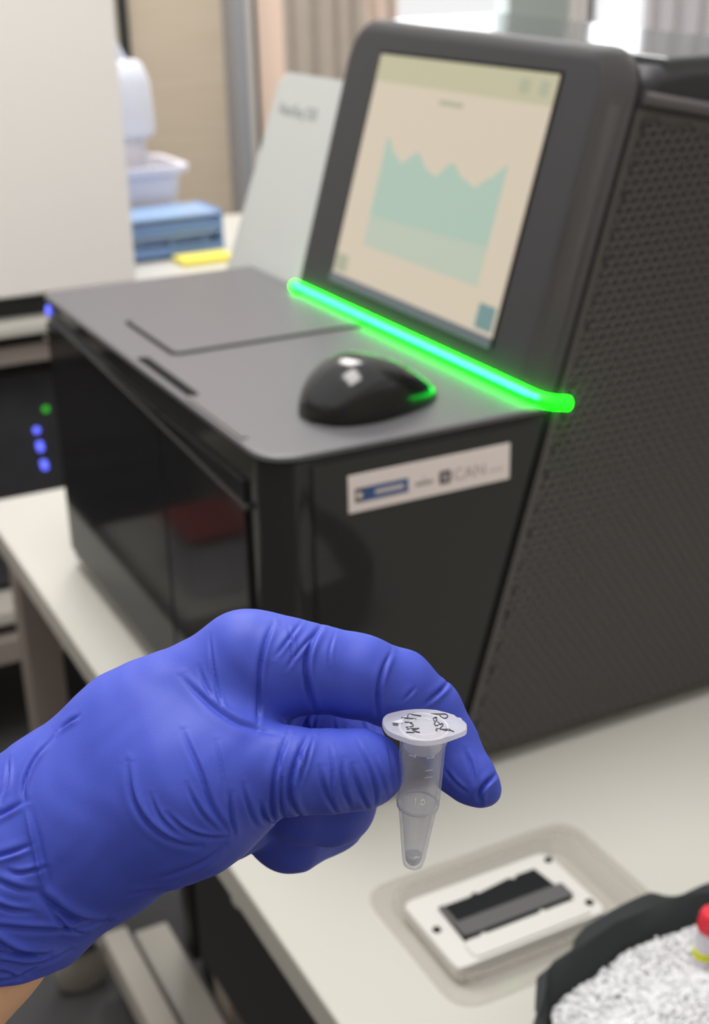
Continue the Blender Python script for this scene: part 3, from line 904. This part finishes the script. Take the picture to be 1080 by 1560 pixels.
# ------------------------------------------------------------------ hand data: millimetres in a frame fixed to the grip
HAND_GROUPS = [
  ('palm', 14, 0, [(-43.88, 28.42, -8, 14.04, -69.82, 8.6, -8, 17.18), (-69.82, 8.6, -8, 17.18, -91.67, -10.43, -6, 17.74), (-73.39, -10.0, 0, 17.42, -55.96, -1.09, 4, 15.93), (-55.96, -1.09, 4, 15.93, -46.08, 3.69, 4, 13.38), (-78.59, -16.93, -25, 19.43, -51.32, -4.4, -30, 16.72), (-51.32, -4.4, -30, 16.72, -43.7, 17.93, -34, 13.88), (-88.82, -15.68, -8, 19.49, -107.54, -30.53, -4, 19.92), (-107.54, -30.53, -4, 19.92, -120.96, -43.55, 0, 20.16), (-91.67, -10.76, -6, 17.74, -108.62, -25.07, -2, 19.8), (-108.62, -25.07, -2, 19.8, -122.58, -38.71, 0, 20.97)]),
  ('index', 2, 3.5, [(-42.4, 30.96, -6, 11.99, -35.01, 28.98, -6, 12.64), (-35.01, 28.98, -6, 12.64, -26.01, 28.38, -7, 10.87), (-26.01, 28.38, -7, 10.87, -15.3, 26.44, -8, 10.41), (-15.3, 26.44, -8, 10.41, -5.1, 22.61, -12, 10.03), (-5.1, 22.61, -12, 10.03, 3.09, 16.48, -15, 8.43), (3.09, 16.48, -15, 8.43, 7.48, 9.06, -15, 7.76), (7.48, 9.06, -15, 7.76, 10.69, 2.7, -13, 7.21), (10.69, 2.7, -13, 7.21, 14.2, -0.59, -11, 6.17), (14.2, -0.59, -11, 6.17, 16.77, -2.72, -10, 4.32)]),
  ('middle', 2.5, 2.5, [(-42.46, 21.49, -34, 12.1, -19.82, 4.93, -48, 10.72), (-19.82, 4.93, -48, 10.72, -16.13, -2.82, -45, 10.26), (-16.13, -2.82, -45, 10.26, -22.22, -8.82, -26, 11.48), (-22.22, -8.82, -26, 11.48, -29.89, -8.82, -22, 10.67)]),
  ('ring', 2.5, 2, [(-46.0, 11.73, -52, 11.58, -21.79, -2.06, -56, 10.94), (-21.79, -2.06, -56, 10.94, -23.85, -16.43, -46, 11.03), (-23.85, -16.43, -46, 11.03, -33.31, -17.8, -40, 13.74)]),
  ('little', 2.5, 3, [(-52.9, 0.0, -66, 11.23, -31.77, -14.37, -70, 10.75), (-31.77, -14.37, -70, 10.75, -35.29, -22.31, -62, 10.54), (-35.29, -22.31, -62, 10.54, -43.99, -19.55, -50, 9.29)]),
  ('thumb', 2, 1.5, [(-46.08, 3.69, 4, 13.38, -38.3, 5.67, 6, 11.08), (-38.3, 5.67, 6, 11.08, -31.13, 5.38, 7, 10.26), (-31.13, 5.38, 7, 10.26, -22.48, 5.0, 5, 9.85), (-22.48, 5.0, 5, 9.85, -15.49, 4.9, 2, 9.62), (-15.49, 4.9, 2, 9.62, -12.73, 4.32, -1, 9.06)]),
]
ARM = [(-85.1, -7.8, -6, 13.14, -97.99, -25.91, -5, 14.74), (-97.99, -25.91, -5, 14.74, -107.26, -37.42, 0, 16.13), (-107.26, -37.42, 0, 16.13, -130.42, -65.08, 14, 18.84)]
CUFF_Y = -43.87
CREASES = [
  ([(-33.87, 12.9), (-32.9, 6.45), (-33.55, 0.0), (-32.74, -6.45)], 0.64, 0.60),
  ([(-21.77, 12.1), (-20.97, 6.45), (-21.77, 1.61), (-20.64, -1.61)], 0.64, 0.50),
  ([(-29.03, 12.9), (-28.55, 8.06), (-29.03, 4.84)], 0.56, 0.50),
  ([(-15.32, 12.9), (-12.9, 8.06), (-10.97, 1.61), (-11.29, -3.23)], 0.64, 0.60),
  ([(-8.06, 11.29), (-6.94, 6.45), (-6.45, 0.0)], 0.56, 0.50),
  ([(-41.93, 4.84), (-40.64, -0.81), (-39.03, -6.45)], 0.64, 0.60),
  ([(-62.9, 3.23), (-60.97, -1.61), (-56.45, -6.13)], 0.64, 0.50),
  ([(-48.39, 14.52), (-46.45, 8.06), (-45.81, 1.61)], 0.64, 0.35),
  ([(-32.26, 39.52), (-31.13, 34.68), (-31.45, 30.64)], 0.56, 0.40),
  ([(-20.97, 37.9), (-22.58, 33.06), (-21.77, 25.81)], 0.56, 0.35),
  ([(-100.0, 8.06), (-98.38, 3.23), (-99.68, -0.81)], 0.64, 0.70),
  ([(-96.77, -14.52), (-93.55, -16.13), (-87.09, -14.52)], 0.81, 0.60),
  ([(-102.42, -19.35), (-96.77, -23.39), (-90.32, -25.0)], 0.81, 0.90),
  ([(-87.09, -24.19), (-83.87, -30.64), (-80.64, -33.06)], 0.81, 0.80),
  ([(-98.38, -35.48), (-90.32, -38.71), (-83.87, -37.1)], 0.81, 0.80),
  ([(-102.42, -37.1), (-96.77, -38.71), (-93.55, -41.93)], 0.64, 0.70),
  ([(6.45, 3.23), (8.87, 0.0), (12.1, -2.42)], 0.64, 0.60),
  ([(-51.77, 37.9), (-50.48, 31.61), (-48.87, 24.19), (-47.1, 19.52)], 0.56, 0.50),
  ([(-58.06, 27.9), (-53.06, 23.71), (-48.06, 20.0), (-41.29, 16.61), (-33.87, 15.0)], 0.97, 0.70),
  ([(-53.87, 30.48), (-52.26, 26.61), (-49.68, 22.42)], 0.64, 0.40),
  ([(-36.13, 40.32), (-38.06, 35.32), (-39.03, 29.19), (-39.19, 22.26), (-39.19, 16.45)], 0.81, 1.10),
  ([(-29.35, 40.32), (-32.9, 35.97), (-35.32, 32.58)], 0.64, 0.60),
  ([(-24.03, 40.0), (-27.1, 35.32), (-28.06, 31.29), (-27.74, 26.45), (-25.81, 18.39)], 0.97, 1.30),
  ([(-24.68, 39.03), (-29.84, 34.03), (-32.58, 29.84)], 0.64, 0.60),
  ([(-6.94, 33.23), (-9.52, 28.55), (-10.64, 23.71), (-10.48, 17.1)], 0.81, 1.00),
  ([(-0.97, 24.35), (-4.52, 20.97)], 0.64, 0.50),
  ([(8.39, 24.52), (4.52, 22.26), (0.97, 19.68)], 0.81, 0.90),
  ([(20.0, 1.94), (16.45, 0.0), (14.84, -2.42), (15.48, -5.48)], 0.81, 1.20),
  ([(11.61, 8.06), (13.23, 4.03), (13.55, 0.0)], 0.81, 0.60),
  ([(-31.93, 15.16), (-34.35, 8.55), (-35.32, 1.61), (-35.64, -6.94)], 0.81, 1.00),
  ([(-26.93, 15.16), (-29.84, 10.0), (-31.29, 3.71), (-30.81, -1.13), (-28.55, -6.13)], 0.97, 1.20),
  ([(-25.81, 14.35), (-27.74, 8.55), (-29.84, 1.61)], 0.64, 0.60),
  ([(-24.35, 8.06), (-22.9, 1.61), (-20.16, -4.52)], 0.81, 0.70),
  ([(-18.87, 9.68), (-18.87, 3.06), (-17.1, -3.23)], 0.81, 0.70),
  ([(-16.77, 8.06), (-14.68, 0.97), (-12.74, -4.52)], 0.81, 0.60),
  ([(-38.06, 0.32), (-37.1, -5.16), (-35.32, -7.26)], 0.64, 0.80),
  ([(-11.29, 9.68), (-9.35, 4.03), (-8.06, -1.61)], 0.64, 0.40),
  ([(-68.87, 9.68), (-67.26, 1.61), (-63.06, -4.35), (-56.45, -8.55), (-51.45, -9.35)], 0.97, 1.10),
  ([(-58.87, -0.97), (-54.68, -5.16), (-49.68, -7.26), (-45.48, -7.42)], 0.64, 0.70),
  ([(-54.68, 5.65), (-51.45, -0.97), (-47.26, -5.97)], 0.64, 0.60),
  ([(-56.45, 16.61), (-51.45, 8.23), (-48.87, -0.16), (-44.68, -7.1)], 0.81, 0.70),
  ([(-44.68, 3.23), (-44.68, -1.77), (-43.87, -7.74)], 0.64, 0.70),
  ([(-46.45, -9.35), (-49.68, -12.58), (-56.45, -15.97), (-62.9, -18.06)], 1.13, 0.60),
  ([(-88.71, 14.19), (-93.22, 8.23), (-94.51, 3.23), (-93.55, -0.48)], 0.81, 1.20),
  ([(-82.58, 18.71), (-86.45, 16.13), (-88.22, 14.52)], 0.64, 0.80),
  ([(-93.55, -0.16), (-98.22, -2.58), (-103.22, -5.16)], 0.81, 0.70),
  ([(-90.64, -9.35), (-96.61, -11.45), (-103.22, -12.58)], 0.81, 0.80),
  ([(-89.51, -20.16), (-82.26, -28.55), (-75.8, -30.97)], 1.45, 1.40),
  ([(-103.22, -24.35), (-98.22, -31.93), (-88.22, -37.1)], 1.13, 1.40),
  ([(-103.22, -31.45), (-94.84, -34.68), (-88.22, -36.45)], 0.97, 0.90),
  ([(-103.22, -40.32), (-94.84, -41.13), (-89.84, -38.55)], 0.81, 0.80),
  ([(-93.22, -0.97), (-90.64, -8.55), (-87.42, -21.77)], 0.97, -0.80),
  ([(-103.22, -25.97), (-93.22, -28.55), (-82.26, -30.97), (-74.84, -30.16)], 0.97, 0.90),
  ([(-69.84, -22.74), (-59.68, -20.97), (-54.84, -22.74)], 0.97, 0.60),
  ([(-100.0, -16.13), (-93.55, -19.35), (-89.51, -20.16)], 0.97, 0.70),
  ([(-99.19, 3.23), (-101.61, -1.61), (-100.0, -9.68)], 0.81, 0.50),
]
TUBE_TOP = (0.6569, 15.9586, 6.0)
TUBE_AXIS = (0.0469, 0.9125, 0.4063)
TUBE_U = (0.9975, -0.0641, 0.0287)
TUBE_V = (-0.0523, -0.4039, 0.9133)
WRITING = [[(-5.6, -3.14), (-3.82, -3.06), (-1.87, -2.96)], [(-0.75, -4.41), (-3.85, -5.11), (-4.02, -4.04), (-4.1, -2.9)], [(-4.73, -1.26), (-2.89, -1.23)], [(-3.67, -1.01), (-2.79, -0.73), (-2.6, -0.07), (-2.87, 0.56), (-4.41, 1.01)], [(-4.16, 1.74), (-1.22, 1.04)], [(-1.22, 1.04), (-2.92, 2.18)], [(-2.92, 2.18), (-1.02, 2.78)], [(-1.02, 2.78), (-4.28, 3.19)], [(1.58, -5.71), (2.82, -5.78), (5.21, -6.17)], [(5.21, -6.17), (5.82, -5.55), (5.57, -4.38), (4.72, -4.09), (3.96, -4.78), (3.82, -5.82)], [(3.17, -4.38), (2.58, -4.3), (2.15, -3.6), (2.34, -2.67), (2.93, -2.48), (3.17, -3.51), (2.82, -4.03)], [(2.93, -2.48), (2.46, -1.82), (2.57, -0.85), (3.16, -0.62), (3.7, -1.2), (3.64, -2.05), (3.17, -2.34)], [(3.7, -1.2), (4.51, -1.95), (4.57, -0.88), (3.98, 0.05), (3.62, 0.73), (2.92, 0.69), (2.85, 1.54), (3.27, 1.83)], [(3.62, 0.73), (4.91, 0.78), (6.09, 0.42), (6.31, 1.03), (5.49, 1.22), (4.44, 0.84)], [(6.08, 0.72), (7.19, 1.51)]]
LID_OUTLINE = [(-10.19, -1.04), (-9.95, -3.41), (-8.7, -4.75), (-6.16, -6.27), (-3.92, -7.15), (-1.01, -7.82), (2.23, -7.93), (5.46, -7.44), (8.02, -5.68), (8.64, -4.58), (9.75, -4.13), (10.35, -2.16), (10.46, -0.44), (9.8, 0.78), (6.61, 3.17), (5.03, 4.49), (2.21, 5.67), (-0.12, 6.24), (-2.46, 6.25), (-5.29, 4.92), (-7.19, 4.03), (-9.13, 2.29)]
HAND_ORIGIN = (0.49976, -0.1749, 0.39769)
HAND_X = (0.45899, 0.88817, -0.02197)
HAND_Y = (-0.33575, 0.1963, 0.92127)
HAND_Z = (0.82256, -0.41548, 0.3883)

HX, HY, HZ, HO = Vector(HAND_X), Vector(HAND_Y), Vector(HAND_Z), Vector(HAND_ORIGIN)
def hand_to_world(x, y, z):
    return HO + (HX * x + HY * y + HZ * z) * .001

def cone_sdf(P, c):
    a = np.array(c[0:3], np.float32); ra = c[3]; b = np.array(c[4:7], np.float32); rb = c[7]
    ba = b - a
    pa = P - a
    h = np.clip((pa @ ba) / max(1e-6, float(ba @ ba)), 0, 1)
    return np.sqrt(((pa - h[..., None] * ba) ** 2).sum(-1)) - (ra + (rb - ra) * h)
def smin(a, b, k):
    h = np.clip(k - np.abs(a - b), 0, None) / k
    return np.minimum(a, b) - h * h * k * .25
class Field:
    def __init__(self, lo, hi, vox):
        self.lo = np.array(lo, np.float32); self.vox = vox
        self.n = np.ceil((np.array(hi) - np.array(lo)) / vox).astype(int) + 1
        self.f = np.full(self.n, 14.0, np.float32)
        self.ax = [self.lo[i] + np.arange(self.n[i], dtype=np.float32) * vox for i in range(3)]
    def sl(self, c, pad):
        mn = np.minimum(np.array(c[0:3]) - c[3], np.array(c[4:7]) - c[7]) - pad
        mx = np.maximum(np.array(c[0:3]) + c[3], np.array(c[4:7]) + c[7]) + pad
        i0 = np.clip(np.floor((mn - self.lo) / self.vox).astype(int), 0, self.n)
        i1 = np.clip(np.ceil((mx - self.lo) / self.vox).astype(int) + 1, 0, self.n)
        return tuple(slice(a, b) for a, b in zip(i0, i1))
    def pts(self, s):
        g = np.meshgrid(self.ax[0][s[0]], self.ax[1][s[1]], self.ax[2][s[2]], indexing='ij')
        return np.stack(g, -1)
    def add(self, c, k):
        s = self.sl(c, k + 1.5)
        if min(q.stop - q.start for q in s) <= 0:
            return
        self.f[s] = smin(self.f[s], cone_sdf(self.pts(s), c), k)
    def join(self, other, k):
        self.f = smin(self.f, other.f, k)
def surface_nets(F):
    f = F.f
    s = f < 0
    n = np.array(f.shape)
    c = np.zeros(n - 1, np.int8)
    offs = [(i, j, k) for i in (0, 1) for j in (0, 1) for k in (0, 1)]
    for i, j, k in offs:
        c += s[i:n[0] - 1 + i, j:n[1] - 1 + j, k:n[2] - 1 + k]
    cells = np.argwhere((c > 0) & (c < 8))
    idx = np.full(n - 1, -1, np.int32)
    idx[tuple(cells.T)] = np.arange(len(cells))
    acc = np.zeros((len(cells), 3), np.float32); w = np.zeros(len(cells), np.float32)
    cor = {o: f[cells[:, 0] + o[0], cells[:, 1] + o[1], cells[:, 2] + o[2]] for o in offs}
    for a in offs:
        for ax in range(3):
            if a[ax]:
                continue
            b = list(a); b[ax] = 1; b = tuple(b)
            fa, fb = cor[a], cor[b]
            m = (fa < 0) != (fb < 0)
            t = np.where(m, fa / np.where(np.abs(fa - fb) < 1e-9, 1, fa - fb), 0)
            p = np.tile(np.array(a, np.float32), (len(cells), 1)); p[:, ax] = t
            acc += p * m[:, None]; w += m
    V = F.lo + (cells + acc / w[:, None]) * F.vox
    Q = []
    for ax in range(3):
        u, v = (ax + 1) % 3, (ax + 2) % 3
        sl0 = [slice(None)] * 3; sl1 = [slice(None)] * 3
        sl0[ax] = slice(0, n[ax] - 1); sl1[ax] = slice(1, n[ax])
        d = s[tuple(sl0)] != s[tuple(sl1)]
        e = np.argwhere(d)
        ok = (e[:, u] > 0) & (e[:, v] > 0) & (e[:, u] < n[u] - 1) & (e[:, v] < n[v] - 1)
        e = e[ok]
        ins = s[tuple(e.T)]
        q = []
        for du, dv in ((-1, -1), (0, -1), (0, 0), (-1, 0)):
            t = e.copy(); t[:, u] += du; t[:, v] += dv
            q.append(idx[tuple(t.T)])
        q = np.stack(q, 1)
        q[~ins] = q[~ins][:, ::-1]
        Q.append(q)
    return V, np.concatenate(Q)
def vertex_normals(V, Q):
    fn_ = np.cross(V[Q[:, 2]] - V[Q[:, 0]], V[Q[:, 3]] - V[Q[:, 1]])
    N = np.zeros_like(V)
    for k in range(4):
        for a in range(3):
            N[:, a] += np.bincount(Q[:, k], fn_[:, a], len(V))
    return N / np.maximum(1e-9, np.linalg.norm(N, axis=1))[:, None]
def relax(V, Q, it, lam=.5, keep=None):
    e = np.concatenate([Q[:, [0, 1]], Q[:, [1, 2]], Q[:, [2, 3]], Q[:, [3, 0]]])
    deg = np.bincount(e[:, 0], minlength=len(V)) + np.bincount(e[:, 1], minlength=len(V))
    for _ in range(it):
        A = np.zeros_like(V)
        for a in range(3):
            A[:, a] = np.bincount(e[:, 0], V[e[:, 1], a], len(V)) + np.bincount(e[:, 1], V[e[:, 0], a], len(V))
        V = V + lam * (A / deg[:, None] - V)
    return V
def mesh_object(name, V, Q, material, parent=None):
    W = np.array(HO) + (V[:, :1] * np.array(HX) + V[:, 1:2] * np.array(HY) + V[:, 2:3] * np.array(HZ)) * .001
    me = bpy.data.meshes.new(name)
    me.vertices.add(len(W)); me.vertices.foreach_set('co', W.astype(np.float32).ravel())
    me.loops.add(len(Q) * 4); me.loops.foreach_set('vertex_index', Q.astype(np.int32).ravel())
    me.polygons.add(len(Q))
    me.polygons.foreach_set('loop_start', np.arange(len(Q), dtype=np.int32) * 4)
    me.polygons.foreach_set('loop_total', np.full(len(Q), 4, np.int32))
    me.update(calc_edges=True)
    me.validate()
    return link_mesh(name, me, material, parent, True)

VOX = 0.42
LO, HI = (-128, -52, -84), (24, 50, 24)
F = Field(LO, HI, VOX)
for gname, k, kj, cones in HAND_GROUPS:
    if gname == 'palm':
        for c in cones:
            F.add(c, k)
    else:
        lo_ = np.min([np.minimum(np.array(c[0:3]) - c[3], np.array(c[4:7]) - c[7]) for c in cones], 0) - k - 3
        hi_ = np.max([np.maximum(np.array(c[0:3]) + c[3], np.array(c[4:7]) + c[7]) for c in cones], 0) + k + 3
        i0 = np.clip(np.floor((lo_ - F.lo) / VOX).astype(int), 0, F.n)
        i1 = np.clip(np.ceil((hi_ - F.lo) / VOX).astype(int) + 1, 0, F.n)
        G = Field(F.lo + i0 * VOX, F.lo + (i1 - 1) * VOX, VOX)
        G.f = G.f[:i1[0] - i0[0], :i1[1] - i0[1], :i1[2] - i0[2]]
        G.n = np.array(G.f.shape)
        G.ax = [F.ax[i][i0[i]:i1[i]] for i in range(3)]
        for c in cones:
            G.add(c, k)
        sl_ = tuple(slice(a, b) for a, b in zip(i0, i1))
        F.f[sl_] = smin(F.f[sl_], G.f, kj)
# cuff: cut the glove across the forearm and open it around the arm
g = np.meshgrid(*F.ax, indexing='ij', sparse=True)
rim_y = CUFF_Y + 0.8 * np.sin(g[0] * .11) + .5 * np.sin(g[2] * .2 + g[0] * .3)
F.f = np.maximum(F.f, rim_y - g[1])
A = Field(LO, HI, VOX)
for c in ARM:
    A.add(c, 5)
open_f = np.maximum(A.f - 1.6, g[1] - (CUFF_Y + 14))
F.f = np.maximum(F.f, -open_f)
V, Q = surface_nets(F)
V = relax(V, Q, 14)
# wrinkles of the thin glove
N = vertex_normals(V, Q)
disp = np.zeros(len(V))
front = np.clip(N[:, 2] * 2.2 + .75, 0, 1)
for pts, w, a in CREASES:
    P = np.array(pts)
    # smooth the polyline
    for _ in range(2):
        q = [P[0]]
        for i in range(len(P) - 1):
            q += [P[i] * .75 + P[i + 1] * .25, P[i] * .25 + P[i + 1] * .75]
        q.append(P[-1]); P = np.array(q)
    seg = np.linalg.norm(np.diff(P, axis=0), axis=1); cum = np.concatenate([[0], np.cumsum(seg)]); tot = cum[-1]
    r = w * 6
    m = np.where((V[:, 0] > P[:, 0].min() - r) & (V[:, 0] < P[:, 0].max() + r) & (V[:, 1] > P[:, 1].min() - r) & (V[:, 1] < P[:, 1].max() + r) & (front > 0))[0]
    if not len(m):
        continue
    X = V[m, :2]
    best = np.full(len(m), 1e9); sd = np.zeros(len(m)); tt_ = np.zeros(len(m))
    for i in range(len(P) - 1):
        a0 = P[i]; d = P[i + 1] - a0; l = max(1e-6, np.linalg.norm(d)); d = d / l
        rel = X - a0
        t = np.clip(rel @ d, 0, l)
        off = rel - t[:, None] * d
        dist = np.linalg.norm(off, axis=1)
        sgn = np.sign(d[0] * rel[:, 1] - d[1] * rel[:, 0])
        u = dist < best
        best[u] = dist[u]; sd[u] = (sgn * dist)[u]; tt_[u] = (cum[i] + t[u]) / tot
    env = np.clip(np.minimum(tt_, 1 - tt_) * 3, 0, 1) ** .8
    env = np.where((tt_ <= 0) | (tt_ >= 1), 0.15, env)
    s_ = sd / w
    prof = -1.25 * np.exp(-(s_ / .50) ** 2) + .75 * np.exp(-((s_ - 1.25) / .85) ** 2) + .30 * np.exp(-((s_ + 1.5) / 1.2) ** 2)
    disp[m] += a * .95 * prof * env * front[m]
# broad soft folds toward the cuff, finer ones everywhere
xx, yy, zz = V[:, 0], V[:, 1], V[:, 2]
cuffw = np.clip((-78 - xx - .25 * yy) / 30, 0, 1)
along = .73 * xx - .68 * yy
fold = np.sin(along * .42 + 2.2 * np.sin(yy * .09 + zz * .08)) * .35 + np.sin(along * .9 + 3.1 * np.sin(yy * .13 + .4) + zz * .2) * .22 + np.sin(xx * .35 + yy * .8 + 2 * np.sin(xx * .2)) * .2
disp += fold * cuffw * .25
disp += .10 * np.sin(xx * .55 + 1.7 * np.sin(yy * .21)) * np.sin(yy * .43 + 1.3 * np.sin(xx * .17 + zz * .2))
V = V + N * disp[:, None]
V = relax(V, Q, 1, .15)

# bare forearm
FA = Field((-200, -120, -60), (10, 20, 60), 1.6)
for c in ARM:
    FA.add(c, 6)
Va, Qa = surface_nets(FA)
Va = relax(Va, Qa, 4)
arm = mesh_object('person', Va, Qa, M['skin'])
tag(arm, 'bare forearm and hand in a blue nitrile glove pinching a small tube', 'person')
glove = mesh_object('glove', V, Q, M['glove'], arm)
glove['label'] = 'wrinkled blue nitrile glove'

# ------------------------------------------------------------------ the small tube
TA, TU, TV, TO = Vector(TUBE_AXIS), Vector(TUBE_U), Vector(TUBE_V), Vector(TUBE_TOP)
def T(u, v, s):            # tube frame in millimetres -> world ; s along the axis, upwards
    return hand_to_world(*(TO + TU * u + TV * v + TA * s))
tube = thing('microcentrifuge_tube', T(0, 0, -42.2), 'small translucent snap cap tube with handwriting on its lid, held in the glove', 'tube')
outer = [(5.9, -1.9), (5.9, -3.6), (5.6, -4.2), (5.5, -13), (5.4, -21.6), (5.05, -22.8), (4.85, -23.4), (2.9, -39.4), (2.5, -41.0), (1.5, -41.9), (0, -42.2)]
inner = [(0, -41.1), (1.2, -40.8), (1.8, -40.0), (2.1, -39.2), (4.05, -23.6), (4.4, -22.8), (4.55, -21.4), (4.8, -13), (4.85, -3), (4.9, -1.9)]
lathe('tube_body', outer + inner, M['tube'], tube, T, 48, close=True)
lathe('rim_ring', [(4.9, -22.3), (5.35, -22.3), (5.30, -22.8), (4.9, -22.8)], M['emboss'], tube, T, 48, close=True)
lathe('liquid', [(0, -41.05), (1.15, -40.75), (1.75, -39.95), (2.05, -39.2), (2.2, -38.2), (1.3, -38.7), (0, -38.9)], M['liquid'], tube, T, 24)
# cap: lid plate with thumb tab and hinge, plug ring inside the tube
lid_out = smooth_poly(LID_OUTLINE, 1)
cap = prism('cap', [(a, b) for a, b in lid_out], -1.5, 0.0, M['tube_cap'], tube, lambda a, b, c: T(a, b, c), .25, .35, 2)
lathe('cap_plug', [(4.65, -1.55), (4.65, -5.4), (4.3, -5.8), (3.9, -5.4), (3.9, -1.55)], M['tube_cap'], cap, T, 40, close=True)
lathe('cap_ring', [(3.4, .02), (3.7, .22), (4.0, .02)], M['emboss'], cap, T, 48)
lathe('cap_ring', [(5.6, .02), (5.9, .2), (6.2, .02)], M['emboss'], cap, T, 48)
prism('cap_notch', rounded([(-7.6, -.6), (-6.2, -.6), (-6.2, .5), (-7.6, .5)], .3, 2), .02, .12, M['ink'], cap, lambda a, b, c: T(a, b, c))
prism('cap_chip', [(-7.9, -.7), (-5.6, -2.0), (-4.9, -.9), (-6.2, -.3)], .10, .35, M['emboss'], cap, lambda a, b, c: T(a, b, c))
bm = bmesh.new()
for s in WRITING:
    P = [Vector((a, b)) for a, b in s]
    for _ in range(2 if len(P) > 2 else 0):
        q = [P[0]]
        for i in range(len(P) - 1):
            q += [P[i] * .75 + P[i + 1] * .25, P[i] * .25 + P[i + 1] * .75]
        q.append(P[-1]); P = q
    add_tube(bm, [(p.x, p.y, .12) for p in P], .15, 6)
finish('handwriting', bm, M['ink'], cap, lambda a, b, c: T(a, b, c), True)
# embossed graduation on the body
def onbody(ang, s):
    def fn(a, b, c):
        th = ang + a / 5.45
        r = 5.40 + c
        return T(r * math.sin(th), r * math.cos(th), s + b)
    return fn
text('graduation', '1.0', 2.5, M['mark'], tube, onbody(-.27, -19.0), .16)
for k, s in enumerate((-9.0, -11.0)):
    box('graduation_line', -.9, .9, -.12, .12, 0, .15, M['emboss'], tube, 0, fn=onbody(.35, s))
for a in (-.45, .35):
    bm = bmesh.new()
    add_box(bm, -.9, .9, -.9, -.6, 0, .2); add_box(bm, .6, .9, -.6, -.1, 0, .2)
    finish('cap_mark', bm, M['emboss'], tube, onbody(a, -4.6))
